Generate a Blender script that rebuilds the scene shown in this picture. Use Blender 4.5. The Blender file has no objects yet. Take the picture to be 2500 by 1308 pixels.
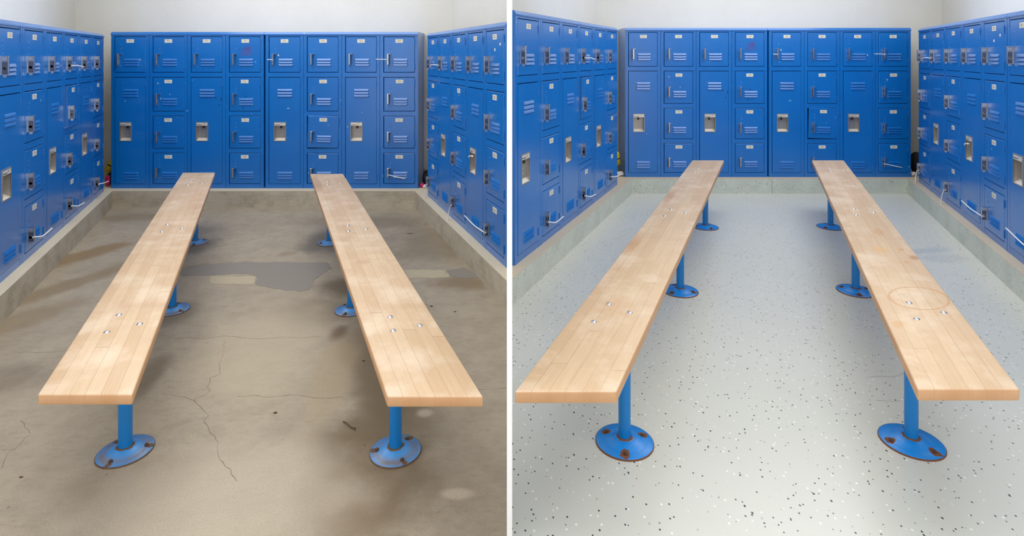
import bpy, bmesh, math, random
from mathutils import Vector, Matrix
random.seed(7)
SC = bpy.context.scene
COL = SC.collection
# ------------------------------------------------------------------ camera constants (2500 x 1308 frame)
F, YH, CX, EYE = 1450.0, 138.0, 1250.0, 1.22
def W(px, py, z=0.0):
    """point on the horizontal plane z seen at a photo pixel"""
    Y = F * (EYE - z) / (py - YH)
    return Vector(((px - CX) / F * Y, Y, z))
def srgb(r, g, b):
    return tuple(((c / 255) / 12.92 if c / 255 <= .04045 else ((c / 255 + .055) / 1.055) ** 2.4) for c in (r, g, b)) + (1.0,)

# ------------------------------------------------------------------ materials
class NT:
    def __init__(s, name):
        s.m = bpy.data.materials.new(name); s.m.use_nodes = True
        s.t = s.m.node_tree; s.t.nodes.clear()
        s.out = s.n('ShaderNodeOutputMaterial'); s.b = s.n('ShaderNodeBsdfPrincipled')
        s.l(s.b.outputs[0], s.out.inputs[0])
    def n(s, typ, **kw):
        nd = s.t.nodes.new(typ)
        for k, v in kw.items(): setattr(nd, k, v)
        return nd
    def l(s, a, b): s.t.links.new(a, b)
    def val(s, sock, v):
        if hasattr(v, 'is_linked') or isinstance(v, bpy.types.NodeSocket): s.l(v, sock)
        else: sock.default_value = v
    def math(s, op, a, b=0.0, c=None, clamp=False):
        nd = s.n('ShaderNodeMath', operation=op); nd.use_clamp = clamp
        s.val(nd.inputs[0], a); s.val(nd.inputs[1], b)
        if c is not None: s.val(nd.inputs[2], c)
        return nd.outputs[0]
    def mix(s, fac, a, b, blend='MIX'):
        nd = s.n('ShaderNodeMix', data_type='RGBA', blend_type=blend)
        s.val(nd.inputs['Factor'], fac); s.val(nd.inputs[6], a); s.val(nd.inputs[7], b)
        return nd.outputs[2]
    def ramp(s, fac, p0, p1, c0=(0, 0, 0, 1), c1=(1, 1, 1, 1)):
        nd = s.n('ShaderNodeValToRGB'); e = nd.color_ramp.elements
        e[0].position, e[1].position = p0, p1; e[0].color, e[1].color = c0, c1
        s.l(fac, nd.inputs[0]); return nd.outputs[0]
    def coord(s, kind='Object'):
        return s.n('ShaderNodeTexCoord').outputs[kind]
    def mapping(s, vec, scale=(1, 1, 1), rot=(0, 0, 0), loc=(0, 0, 0)):
        nd = s.n('ShaderNodeMapping'); s.l(vec, nd.inputs[0])
        nd.inputs['Scale'].default_value = scale; nd.inputs['Rotation'].default_value = rot; nd.inputs['Location'].default_value = loc
        return nd.outputs[0]
    def noise(s, vec, scale, detail=4.0, rough=.55, dist=0.0):
        nd = s.n('ShaderNodeTexNoise'); s.l(vec, nd.inputs['Vector'])
        nd.inputs['Scale'].default_value = scale; nd.inputs['Detail'].default_value = detail
        nd.inputs['Roughness'].default_value = rough; nd.inputs['Distortion'].default_value = dist
        return nd
    def bump(s, h, strength=.2, dist=.002):
        nd = s.n('ShaderNodeBump'); nd.inputs['Strength'].default_value = strength; nd.inputs['Distance'].default_value = dist
        s.l(h, nd.inputs['Height']); s.l(nd.outputs[0], s.b.inputs['Normal'])
    def set(s, **kw):
        for k, v in kw.items(): s.val(s.b.inputs[k.replace('_', ' ')], v)
        return s
    def blob(s, vec, cx, cy, rx, ry, rot=0.0, wob=.5, soft=.6, ns=5.0):
        """soft mask of a stain: an ellipse with a ragged edge, at a place on the floor"""
        sub = s.n('ShaderNodeVectorMath', operation='SUBTRACT'); s.l(vec, sub.inputs[0]); sub.inputs[1].default_value = (cx, cy, 0)
        r = s.n('ShaderNodeVectorRotate', rotation_type='Z_AXIS'); s.l(sub.outputs[0], r.inputs['Vector']); r.inputs['Angle'].default_value = -rot
        m = s.n('ShaderNodeVectorMath', operation='MULTIPLY'); s.l(r.outputs[0], m.inputs[0]); m.inputs[1].default_value = (1 / rx, 1 / ry, 0)
        ln = s.n('ShaderNodeVectorMath', operation='LENGTH'); s.l(m.outputs[0], ln.inputs[0])
        nz = s.noise(vec, ns, 5.0, .6)
        d = s.math('ADD', ln.outputs['Value'], s.math('MULTIPLY', s.math('SUBTRACT', nz.outputs[0], .5), 2 * wob))
        mr = s.n('ShaderNodeMapRange', interpolation_type='SMOOTHSTEP'); s.l(d, mr.inputs[0])
        mr.inputs[1].default_value = 1.0 - soft; mr.inputs[2].default_value = 1.0 + soft * .3
        mr.inputs[3].default_value = 1.0; mr.inputs[4].default_value = 0.0
        return mr.outputs[0]

def plain(name, col, rough=.5, metal=0.0, **kw):
    t = NT(name); co = t.coord(); nz = t.noise(co, 18, 3)
    t.set(Base_Color=t.mix(t.math('MULTIPLY', nz.outputs[0], .25), col, tuple(c * .75 for c in col[:3]) + (1,)), Roughness=rough, Metallic=metal)
    for k, v in kw.items(): t.set(**{k: v})
    return t.m

def m_locker():
    t = NT('blue_locker_paint'); co = t.coord()
    rnd = t.n('ShaderNodeObjectInfo').outputs['Random']
    off = t.n('ShaderNodeVectorMath', operation='ADD'); t.l(co, off.inputs[0])
    cb = t.n('ShaderNodeCombineXYZ'); t.l(t.math('MULTIPLY', rnd, 37.0), cb.inputs[0]); t.l(cb.outputs[0], off.inputs[1])
    v = off.outputs[0]
    base = t.mix(t.noise(v, 3.0, 3).outputs[0], srgb(0, 101, 184), srgb(2, 115, 199))
    # paint chips: rare pale specks and a few dark scuffs
    vo = t.n('ShaderNodeTexVoronoi'); t.l(t.mapping(v, (1, 1, .55)), vo.inputs['Vector']); vo.inputs['Scale'].default_value = 34
    sep = t.n('ShaderNodeSeparateColor'); t.l(vo.outputs['Color'], sep.inputs[0])
    near = t.math('LESS_THAN', vo.outputs['Distance'], t.math('MULTIPLY', sep.outputs[2], .16))
    chip = t.math('MULTIPLY', near, t.math('GREATER_THAN', sep.outputs[0], .975))
    dark = t.math('MULTIPLY', near, t.math('LESS_THAN', sep.outputs[0], .008))
    scr = t.n('ShaderNodeTexNoise'); t.l(t.mapping(v, (14, 14, 60), (0, .7, .3)), scr.inputs['Vector']); scr.inputs['Scale'].default_value = 1.6
    scm = t.math('MULTIPLY', t.math('GREATER_THAN', scr.outputs[0], .715), .35)
    c = t.mix(scm, base, srgb(96, 140, 205)); c = t.mix(chip, c, srgb(190, 205, 225)); c = t.mix(dark, c, srgb(30, 45, 70))
    t.set(Base_Color=c, Roughness=t.math('MULTIPLY_ADD', t.noise(v, 9, 3).outputs[0], .16, .24))
    t.b.inputs['Specular IOR Level'].default_value = .7; t.b.inputs['Coat Weight'].default_value = .6; t.b.inputs['Coat Roughness'].default_value = .2
    t.bump(t.noise(v, 240, 2).outputs[0], .05, .0006)
    return t.m

def m_wall():
    t = NT('rough_white_plaster'); co = t.coord()
    nz = t.noise(co, 120, 4, .6); n2 = t.noise(co, 2.5, 4)
    c = t.mix(n2.outputs[0], srgb(222, 220, 212), srgb(236, 235, 230))
    sp = t.n('ShaderNodeSeparateXYZ'); t.l(co, sp.inputs[0])
    # old yellowed paint and grime on the strip of wall beside and behind the lockers
    g = t.n('ShaderNodeMapRange', interpolation_type='SMOOTHSTEP'); t.l(t.math('ADD', sp.outputs[2], t.math('MULTIPLY', t.math('SUBTRACT', n2.outputs[0], .5), .5)), g.inputs[0])
    g.inputs[1].default_value = .75; g.inputs[2].default_value = 1.6; g.inputs[3].default_value = 1.0; g.inputs[4].default_value = 0.0
    c = t.mix(t.math('MULTIPLY', t.math('MULTIPLY', g.outputs[0], t.ramp(n2.outputs[0], .3, .6)), .6), c, srgb(204, 192, 164))
    t.set(Base_Color=c, Roughness=.7); t.bump(nz.outputs[0], .5, .004)
    return t.m

def m_concrete(kind):
    """kind: floor or kerb"""
    t = NT('stained_bare_concrete_' + kind); co = t.coord()
    n1 = t.noise(co, 1.6, 6, .6); n2 = t.noise(co, 9, 6, .65); n3 = t.noise(co, 260, 3, .7); n4 = t.noise(co, 60, 4, .6)
    if kind == 'floor':
        c = t.mix(t.ramp(n1.outputs[0], .3, .72), srgb(164, 152, 132), srgb(182, 170, 149))
        c = t.mix(t.math('MULTIPLY', t.ramp(n2.outputs[0], .4, .72), .5), c, srgb(140, 128, 110))
        n5 = t.noise(t.mapping(co, (1, 2.2, 1), (0, 0, .2)), 22, 6, .7, .4)
        c = t.mix(t.math('MULTIPLY', t.ramp(n5.outputs[0], .5, .74), .45), c, srgb(128, 114, 94))
        for (px, py, rx, ry, rot, col, k, wob) in STAINS:
            p = W(px, py)
            m = t.blob(co, p.x, p.y, rx, ry, rot, wob)
            c = t.mix(t.math('MULTIPLY', m, min(1, k * 1.1)), c, srgb(*[q * (.86 if sum(col) < 420 else 1) for q in col]))
        vo = t.n('ShaderNodeTexVoronoi'); t.l(co, vo.inputs['Vector']); vo.inputs['Scale'].default_value = 11
        sep = t.n('ShaderNodeSeparateColor'); t.l(vo.outputs['Color'], sep.inputs[0])
        spot = t.math('MULTIPLY', t.math('LESS_THAN', vo.outputs['Distance'], t.math('MULTIPLY', t.math('MULTIPLY', sep.outputs[2], n2.outputs[0]), .10)), t.math('GREATER_THAN', sep.outputs[0], .86))
        c = t.mix(t.math('MULTIPLY', spot, .6), c, srgb(70, 60, 48))
        pale = t.math('MULTIPLY', t.math('LESS_THAN', vo.outputs['Distance'], t.math('MULTIPLY', sep.outputs[2], .05)), t.math('LESS_THAN', sep.outputs[0], .15))
        c = t.mix(t.math('MULTIPLY', pale, .7), c, srgb(225, 215, 195))
    else:
        c = t.mix(t.ramp(n1.outputs[0], .3, .7), srgb(184, 175, 156), srgb(208, 198, 178))
        c = t.mix(t.math('MULTIPLY', t.ramp(n2.outputs[0], .45, .68), .6), c, srgb(150, 139, 118))
        st = t.noise(t.mapping(co, (1.5, 1.5, 40)), 3, 4)
        c = t.mix(t.math('MULTIPLY', t.ramp(st.outputs[0], .5, .7), .4), c, srgb(158, 145, 120))
        sp = t.n('ShaderNodeSeparateXYZ'); t.l(co, sp.inputs[0])
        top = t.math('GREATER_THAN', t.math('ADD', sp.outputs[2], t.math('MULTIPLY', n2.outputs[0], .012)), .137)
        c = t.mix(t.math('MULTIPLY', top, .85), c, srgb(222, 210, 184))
    c = t.mix(t.math('MULTIPLY', t.ramp(n3.outputs[0], .38, .72), .38), c, srgb(104, 92, 76))
    t.set(Base_Color=c, Roughness=.62 if kind == 'floor' else .8)
    t.bump(t.math('ADD', n3.outputs[0], n4.outputs[0]), .18, .003)
    return t.m

def flakes(t, co, c, scale, thr, size, col, rotz, asp=.5):
    """scattered vinyl paint chips: one small slanted flake in a few of the cells"""
    vo = t.n('ShaderNodeTexVoronoi'); t.l(t.mapping(co, (1, asp, 1), (0, 0, rotz)), vo.inputs['Vector']); vo.inputs['Scale'].default_value = scale
    sep = t.n('ShaderNodeSeparateColor'); t.l(vo.outputs['Color'], sep.inputs[0])
    nz = t.noise(co, scale * 3.0, 2)
    d = t.math('ADD', vo.outputs['Distance'], t.math('MULTIPLY', t.math('SUBTRACT', nz.outputs[0], .5), .22))
    on = t.math('MULTIPLY', t.math('LESS_THAN', d, t.math('MULTIPLY_ADD', sep.outputs[2], size, size * .25)), t.math('GREATER_THAN', sep.outputs[0], thr))
    return t.mix(on, c, col), on

def m_epoxy(kind):
    t = NT('speckled_grey_epoxy_' + kind); co = t.coord()
    n1 = t.noise(co, 1.3, 4); n2 = t.noise(co, 7, 4)
    if kind == 'floor':
        c = t.mix(n1.outputs[0], srgb(196, 198, 190), srgb(208, 210, 203))
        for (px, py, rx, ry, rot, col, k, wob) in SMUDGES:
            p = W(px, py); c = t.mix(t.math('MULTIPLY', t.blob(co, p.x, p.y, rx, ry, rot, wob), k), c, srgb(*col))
        v = co; q = 1.0
    else:
        c = t.mix(n1.outputs[0], srgb(196, 202, 190), srgb(210, 215, 204))
        c = t.mix(t.math('MULTIPLY', t.ramp(n2.outputs[0], .4, .7), .35), c, srgb(160, 166, 156))
        sp0 = t.n('ShaderNodeSeparateXYZ'); t.l(co, sp0.inputs[0])
        cb = t.n('ShaderNodeCombineXYZ'); t.l(t.math('ADD', sp0.outputs[0], sp0.outputs[1]), cb.inputs[0]); t.l(sp0.outputs[2], cb.inputs[1])
        v = cb.outputs[0]
    c, _ = flakes(t, v, c, 54, .80, .13, srgb(172, 174, 168), .5, .75)
    c, _ = flakes(t, v, c, 78, .60, .18, srgb(238, 240, 236), -.4, .7)
    c, _ = flakes(t, v, c, 52, .72, .12, srgb(44, 46, 50), -.6, .65)
    c, _ = flakes(t, v, c, 115, .80, .24, srgb(58, 60, 64), .3, .75)
    if kind != 'floor':
        sp = t.n('ShaderNodeSeparateXYZ'); t.l(co, sp.inputs[0])
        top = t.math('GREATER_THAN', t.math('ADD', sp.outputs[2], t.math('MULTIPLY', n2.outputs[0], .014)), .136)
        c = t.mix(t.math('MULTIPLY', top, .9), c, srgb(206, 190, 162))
    t.set(Base_Color=c, Roughness=.3 if kind == 'floor' else .42)
    t.bump(t.noise(co, 30, 3).outputs[0], .08, .003)
    return t.m

def m_bench(name, seed, stains):
    """six maple staves side by side, butt jointed, from the plank's own UVs (u across, v metres along)"""
    t = NT(name); uv = t.coord('UV'); co = t.coord()
    sp = t.n('ShaderNodeSeparateXYZ'); t.l(uv, sp.inputs[0]); u, v = sp.outputs[0], sp.outputs[1]
    us = t.math('MULTIPLY', u, 6.0); k = t.math('FLOOR', us); fu = t.math('FRACT', us)
    wn = t.n('ShaderNodeTexWhiteNoise', noise_dimensions='1D'); t.l(t.math('ADD', k, seed), wn.inputs['W'])
    vs = t.math('MULTIPLY_ADD', wn.outputs['Value'], 7.0, t.math('DIVIDE', v, t.math('MULTIPLY_ADD', wn.outputs['Value'], .8, .95)))
    j = t.math('FLOOR', vs); fv = t.math('FRACT', vs)
    w2 = t.n('ShaderNodeTexWhiteNoise', noise_dimensions='2D'); cb = t.n('ShaderNodeCombineXYZ'); t.l(k, cb.inputs[0]); t.l(j, cb.inputs[1]); t.l(cb.outputs[0], w2.inputs['Vector'])
    c = t.mix(w2.outputs['Value'], srgb(202, 172, 136), srgb(213, 186, 152))
    uvm = t.n('ShaderNodeCombineXYZ'); t.l(t.math('MULTIPLY', u, .24), uvm.inputs[0]); t.l(v, uvm.inputs[1]); t.l(t.math('MULTIPLY', w2.outputs['Value'], 9.0), uvm.inputs[2])
    gr = t.noise(t.mapping(uvm.outputs[0], (70, 3.2, 1)), 2.0, 6, .62); c = t.mix(t.math('MULTIPLY', t.ramp(gr.outputs[0], .38, .78), .38), c, srgb(182, 144, 106))
    big = t.noise(co, 5.5, 4, .6); c = t.mix(t.math('MULTIPLY', t.ramp(big.outputs[0], .48, .66), .5), c, srgb(232, 214, 190))
    b2 = t.noise(t.mapping(co, (1, 1, 1), (0, 0, 0), (3.1, 1.7, 0)), 4.2, 5, .65); c = t.mix(t.math('MULTIPLY', t.ramp(b2.outputs[0], .56, .76), .45), c, srgb(186, 148, 112))
    uvw = t.n('ShaderNodeCombineXYZ'); t.l(t.math('MULTIPLY', u, .24), uvw.inputs[0]); t.l(v, uvw.inputs[1])
    for (su, sv, ru, rv, col, kk) in stains:
        c = t.mix(t.math('MULTIPLY', t.blob(uvw.outputs[0], su * .24, sv, ru, rv, 0, .35, .6, 26), kk), c, srgb(*col))
    for (su, sv, r, wd) in RINGS.get(name, []):     # a cup ring
        sub = t.n('ShaderNodeVectorMath', operation='DISTANCE'); t.l(uvw.outputs[0], sub.inputs[0]); sub.inputs[1].default_value = (su * .24, sv, 0)
        rr = t.math('ABSOLUTE', t.math('SUBTRACT', sub.outputs['Value'], r))
        on = t.math('MULTIPLY', t.math('LESS_THAN', rr, t.math('MULTIPLY', t.noise(co, 9, 2).outputs[0], wd)), .6)
        c = t.mix(on, c, srgb(190, 140, 88))
    # hairline seams between staves and at butt joints
    seam = t.math('MAXIMUM', t.math('LESS_THAN', t.math('ABSOLUTE', t.math('SUBTRACT', fu, .5)), -1.0), t.math('GREATER_THAN', t.math('ABSOLUTE', t.math('SUBTRACT', fu, .5)), t.math('MULTIPLY_ADD', wn.outputs['Value'], -.008, .494)))
    butt = t.math('GREATER_THAN', t.math('ABSOLUTE', t.math('SUBTRACT', fv, .5)), .4994)
    inside = t.math('MULTIPLY', t.math('GREATER_THAN', u, .03), t.math('LESS_THAN', u, .97))
    line = t.math('MAXIMUM', t.math('MULTIPLY', seam, inside), butt)
    c = t.mix(t.math('MULTIPLY', line, .62), c, srgb(120, 82, 50))
    # end grain and sawn edges are a deeper honey brown than the worn top
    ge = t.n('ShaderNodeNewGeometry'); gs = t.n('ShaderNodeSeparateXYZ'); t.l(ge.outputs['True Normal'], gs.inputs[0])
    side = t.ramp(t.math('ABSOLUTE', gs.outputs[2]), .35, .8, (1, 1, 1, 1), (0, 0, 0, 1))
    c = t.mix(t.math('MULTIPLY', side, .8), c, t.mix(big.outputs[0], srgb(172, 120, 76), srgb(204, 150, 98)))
    t.set(Base_Color=c, Roughness=.42); t.bump(gr.outputs[0], .06, .001)
    return t.m

def m_flange(name, blue, rust_amt, grime):
    t = NT(name); co = t.coord()
    n1 = t.noise(co, 26, 5, .65); n2 = t.noise(co, 90, 4, .6)
    sp = t.n('ShaderNodeSeparateXYZ'); t.l(co, sp.inputs[0])
    r = t.math('SQRT', t.math('ADD', t.math('POWER', sp.outputs[0], 2.0), t.math('POWER', sp.outputs[1], 2.0)))
    c = t.mix(n1.outputs[0], srgb(*blue), tuple(min(1, x * 1.35 + .01) for x in srgb(*blue)[:3]) + (1,))
    if grime:
        rg = t.math('ABSOLUTE', t.math('SUBTRACT', r, .061)); gm = t.n('ShaderNodeMapRange'); t.l(rg, gm.inputs[0])
        gm.inputs[1].default_value = .004; gm.inputs[2].default_value = .021; gm.inputs[3].default_value = 1; gm.inputs[4].default_value = 0
        c = t.mix(t.math('MULTIPLY', t.math('MULTIPLY', gm.outputs[0], t.ramp(n1.outputs[0], .32, .6)), .8), c, srgb(128, 108, 84))
    pole = t.math('LESS_THAN', r, t.math('MULTIPLY_ADD', n2.outputs[0], .014, .0185))
    edge = t.math('GREATER_THAN', r, t.math('MULTIPLY_ADD', n2.outputs[0], -.003, .0785 if grime else .0905))
    rust = t.math('MAXIMUM', pole, edge)
    for a in (0.25, 2.35, 4.45):
        d = t.n('ShaderNodeVectorMath', operation='DISTANCE'); t.l(co, d.inputs[0]); d.inputs[1].default_value = (.066 * math.cos(a), .066 * math.sin(a), .004)
        rust = t.math('MAXIMUM', rust, t.math('LESS_THAN', t.math('ADD', d.outputs['Value'], t.math('MULTIPLY', t.math('SUBTRACT', n1.outputs[0], .5), .05)), rust_amt))
    rc = t.mix(n2.outputs[0], srgb(58, 44, 36), srgb(122, 92, 66)) if grime else t.mix(n2.outputs[0], srgb(70, 42, 28), srgb(140, 82, 46))
    c = t.mix(rust, c, rc)
    t.set(Base_Color=c, Roughness=t.math('MULTIPLY_ADD', rust, .4, .34)); t.bump(n2.outputs[0], .12, .001)
    return t.m

# ------------------------------------------------------------------ mesh builder
class MB:
    def __init__(s): s.v = []; s.f = []; s.mi = []; s.sm = []
    def add(s, vs, fs, mi=0, smooth=False):
        o = len(s.v); s.v += [tuple(p) for p in vs]
        for f in fs: s.f.append([i + o for i in f]); s.mi.append(mi); s.sm.append(smooth)
        return s
    def box(s, x0, x1, y0, y1, z0, z1, mi=0):
        return s.add([(x0, y0, z0), (x1, y0, z0), (x1, y1, z0), (x0, y1, z0), (x0, y0, z1), (x1, y0, z1), (x1, y1, z1), (x0, y1, z1)],
                     [(0, 3, 2, 1), (4, 5, 6, 7), (0, 1, 5, 4), (1, 2, 6, 5), (2, 3, 7, 6), (3, 0, 4, 7)], mi)
    def chbox(s, x0, x1, y0, y1, z0, z1, c=.003, mi=0):
        """box whose front (-y) face has chamfered edges"""
        vs = [(x0, y1, z0), (x1, y1, z0), (x1, y1, z1), (x0, y1, z1), (x0, y0 + c, z0), (x1, y0 + c, z0), (x1, y0 + c, z1), (x0, y0 + c, z1),
              (x0 + c, y0, z0 + c), (x1 - c, y0, z0 + c), (x1 - c, y0, z1 - c), (x0 + c, y0, z1 - c)]
        return s.add(vs, [(0, 3, 2, 1), (0, 1, 5, 4), (1, 2, 6, 5), (2, 3, 7, 6), (3, 0, 4, 7), (4, 5, 9, 8), (5, 6, 10, 9), (6, 7, 11, 10), (7, 4, 8, 11), (8, 9, 10, 11)], mi)
    def prism(s, poly, z0, z1, mi=0):
        n = len(poly); vs = [(p[0], p[1], z0) for p in poly] + [(p[0], p[1], z1) for p in poly]
        fs = [tuple(reversed(range(n))), tuple(range(n, 2 * n))] + [(i, (i + 1) % n, n + (i + 1) % n, n + i) for i in range(n)]
        return s.add(vs, fs, mi)
    def lathe(s, prof, n=24, mi=0, c=(0, 0, 0), ax='z', smooth=True):
        vs = []; fs = []
        for r, h in prof:
            for i in range(n):
                a = 2 * math.pi * i / n; p = (r * math.cos(a), r * math.sin(a), h)
                if ax == 'y': p = (p[0], h, -p[1])
                if ax == 'x': p = (h, p[0], p[1])
                vs.append((p[0] + c[0], p[1] + c[1], p[2] + c[2]))
        for k in range(len(prof) - 1):
            for i in range(n): fs.append((k * n + i, k * n + (i + 1) % n, (k + 1) * n + (i + 1) % n, (k + 1) * n + i))
        s.add(vs, fs, mi, smooth)
        o = len(s.v) - len(vs)
        for k, rev in ((0, True), (len(prof) - 1, False)):
            if prof[k][0] > 1e-5:
                ring = [s.v[o + k * n + i] for i in range(n)]
                s.add(ring[::-1] if rev else ring, [tuple(range(n))], mi)
        return s
    def tube(s, pts, r, n=8, mi=0, flat=1.0):
        pts = [Vector(p) for p in pts]; vs = []; fs = []
        for i, p in enumerate(pts):
            d = (pts[min(i + 1, len(pts) - 1)] - pts[max(i - 1, 0)]).normalized()
            up = Vector((0, 0, 1)) if abs(d.z) < .9 else Vector((1, 0, 0))
            a = d.cross(up).normalized(); b = a.cross(d)
            rr = r[i] if isinstance(r, (list, tuple)) else r
            for k in range(n):
                t = 2 * math.pi * k / n; vs.append(p + a * math.cos(t) * rr * flat + b * math.sin(t) * rr)
        for i in range(len(pts) - 1):
            for k in range(n): fs.append((i * n + k, i * n + (k + 1) % n, (i + 1) * n + (k + 1) % n, (i + 1) * n + k))
        fs += [tuple(reversed(range(n))), tuple(range((len(pts) - 1) * n, len(pts) * n))]
        return s.add(vs, fs, mi, True)
    def mesh(s, name, mats):
        me = bpy.data.meshes.new(name); me.from_pydata(s.v, [], s.f)
        for m in (mats if isinstance(mats, (list, tuple)) else [mats]): me.materials.append(m)
        for p, mi, sm in zip(me.polygons, s.mi, s.sm): p.material_index = mi; p.use_smooth = sm
        bm = bmesh.new(); bm.from_mesh(me); bmesh.ops.recalc_face_normals(bm, faces=bm.faces); bm.to_mesh(me); bm.free()
        me.update(); return me
    def build(s, name, mats, parent=None, loc=(0, 0, 0), rotz=0.0):
        return obj(name, s.mesh(name, mats), parent, loc, rotz)

def obj(name, data, parent=None, loc=(0, 0, 0), rotz=0.0):
    o = bpy.data.objects.new(name, data); COL.objects.link(o); o.location = loc; o.rotation_euler = (0, 0, rotz)
    if parent: o.parent = parent
    return o
def tag(o, label=None, cat=None, group=None, kind=None):
    if cat and not kind: kind = 'thing'
    for k, v in (('label', label), ('category', cat), ('group', group), ('kind', kind)):
        if v: o[k] = v
    return o
def thing(name, label, cat, loc, rotz=0.0, group=None):
    return tag(obj(name, None, None, loc, rotz), label, cat, group)
def struct(o, label=None): return tag(o, label, None, None, 'structure')

_gl = {}
def glyph(txt, bold=False):
    if (txt, bold) not in _gl:
        c = bpy.data.curves.new('lettering', 'FONT'); c.body = txt; c.size = 1.0; c.align_x = 'CENTER'; c.resolution_u = 1
        c.offset = .02 if bold else 0
        o = bpy.data.objects.new('lettering', c); COL.objects.link(o)
        me = o.to_mesh(); vs = [(v.co.x, v.co.y) for v in me.vertices]; fs = [tuple(p.vertices) for p in me.polygons]
        o.to_mesh_clear(); bpy.data.objects.remove(o); bpy.data.curves.remove(c)
        _gl[(txt, bold)] = (vs, fs)
    return _gl[(txt, bold)]
def letter(mb, txt, cx, cz, size, y, mi, bold=False, sx=1.0):
    vs, fs = glyph(txt, bold)
    mb.add([(cx + a * size * sx, y, cz + (b - .35) * size) for a, b in vs], fs, mi)

# ------------------------------------------------------------------ stains (photo pixel on the floor, radii in metres, turn, colour, strength, raggedness)
STAINS = [
    (905, 900, .11, .62, .42, (134, 114, 84), .75, .5), (880, 1130, .17, .33, .3, (122, 98, 64), .8, .6), (830, 812, .05, .10, 0, (110, 82, 58), .75, .6),
    (900, 1200, .22, .20, 0, (128, 102, 68), .7, .6), (965, 1000, .16, .3, .3, (140, 122, 92), .6, .6),
    (215, 620, .12, .45, -.4, (156, 124, 76), .7, .7), (150, 700, .10, .5, -.4, (150, 126, 88), .6, .7), (60, 780, .12, .3, -.4, (160, 138, 104), .55, .6),
    (330, 530, .45, .12, .1, (150, 128, 92), .5, .6), (470, 600, .16, .20, 0, (112, 102, 88), .7, .6), (800, 590, .22, .28, 0, (114, 106, 94), .7, .6),
    (520, 655, .22, .12, 0, (116, 100, 78), .6, .7), (430, 765, .12, .16, 0, (120, 108, 90), .6, .5), (850, 700, .22, .14, 0, (110, 92, 62), .75, .6),
    (790, 760, .25, .2, 0, (134, 118, 92), .5, .6), (1060, 590, .35, .5, 0, (142, 126, 98), .55, .6), (1130, 690, .22, .12, 0, (144, 118, 78), .6, .6),
    (900, 540, .6, .2, 0, (138, 124, 100), .5, .6), (365, 920, .06, .22, .2, (128, 112, 84), .6, .7), (330, 1170, .22, .12, .3, (138, 118, 90), .55, .6),
    (30, 920, .16, .14, .3, (128, 114, 94), .5, .8), (640, 850, .3, .5, .2, (196, 182, 156), .5, .5), (560, 1200, .5, .25, 0, (194, 182, 162), .6, .5),
    (1115, 1205, .05, .025, 0, (205, 190, 168), .8, .3), (1037, 1008, .035, .03, 0, (205, 192, 172), .8, .4), (1065, 867, .03, .03, 0, (196, 176, 148), .7, .4),
    (1190, 560, .02, .02, 0, (90, 78, 60), .3, .4), (1000, 570, .03, .02, 0, (92, 84, 72), .8, .4), (700, 620, .06, .05, 0, (170, 140, 108), .4, .5), (820, 900, .10, .4, .1, (170, 152, 122), .6, .5),
]
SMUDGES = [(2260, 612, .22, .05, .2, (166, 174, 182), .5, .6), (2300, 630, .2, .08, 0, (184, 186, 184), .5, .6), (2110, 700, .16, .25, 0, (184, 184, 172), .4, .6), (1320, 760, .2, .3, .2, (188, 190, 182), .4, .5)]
RINGS = {'maple_right_bench_coated_room': [(.58, .55, .094, .0095)]}

M = {}
M['blue'] = m_locker(); M['wall'] = m_wall()
M['floor'] = m_concrete('floor'); M['kerb'] = m_concrete('kerb'); M['epoxy'] = m_epoxy('floor'); M['epoxykerb'] = m_epoxy('kerb')
M['chrome'] = plain('brushed_steel', srgb(205, 205, 208), .28, 1.0)
M['chrome_dark'] = plain('shaded_steel', srgb(120, 124, 134), .3, 1.0)  # darker copy of the handle steel; dark reflection painted into the webs
M['steel_light'] = plain('pale_pan_steel', srgb(226, 220, 208), .4, .3)  # paler tone for the pan's cap plate and sill
M['steel'] = plain('dull_stainless_pan', srgb(176, 170, 164), .4, .6)
M['plate'] = plain('ivory_number_plate', srgb(232, 228, 214), .4)
M['ink'] = plain('dark_lettering', srgb(52, 46, 44), .6)
M['black'] = plain('black_plastic', srgb(22, 22, 24), .45)
M['dark'] = plain('dark_locker_inside', srgb(6, 16, 34), .8)
M['pole'] = plain('blue_pole_paint', srgb(0, 118, 190), .3)
M['white_plastic'] = plain('white_nylon', srgb(238, 238, 240), .4)
M['mortar'] = plain('grey_mortar_patch', srgb(138, 131, 121), .65)
M['mortar2'] = plain('worn_pale_cement', srgb(180, 168, 141), .7)
M['crack'] = plain('crack_in_concrete', srgb(118, 104, 84), .9)  # darker tone of the cracks in the bare floor
M['crackg'] = plain('crack_in_grey_paint', srgb(128, 130, 124), .9)
M['rust'] = plain('rusty_bolt', srgb(96, 70, 50), .75, .2)
M['yellow'] = plain('yellow_plastic', srgb(222, 192, 30), .35)
M['pink'] = plain('pink_foam', srgb(214, 24, 110), .5)
M['olive'] = plain('dark_green_cloth', srgb(46, 58, 46), .9)
M['blackcloth'] = plain('black_nylon_cloth', srgb(24, 22, 24), .75)
M['paper'] = plain('crumpled_white_paper', srgb(225, 222, 218), .7)
M['leaf'] = plain('dry_leaf', srgb(60, 66, 44), .8)
M['smudge'] = plain('faint_red_smudge', srgb(150, 40, 110), .5, 0.0, Alpha=.13)
M['rubber'] = plain('rubber_mark', srgb(28, 40, 66), .6, 0.0, Alpha=.7)
M['ceiling'] = plain('white_ceiling_paint', srgb(244, 244, 242), .8)
M['fl_old'] = m_flange('scuffed_blue_flange', (60, 132, 196), .0085, True)
M['fl_new'] = m_flange('rust_spotted_blue_flange', (0, 120, 200), .0145, False)

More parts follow.
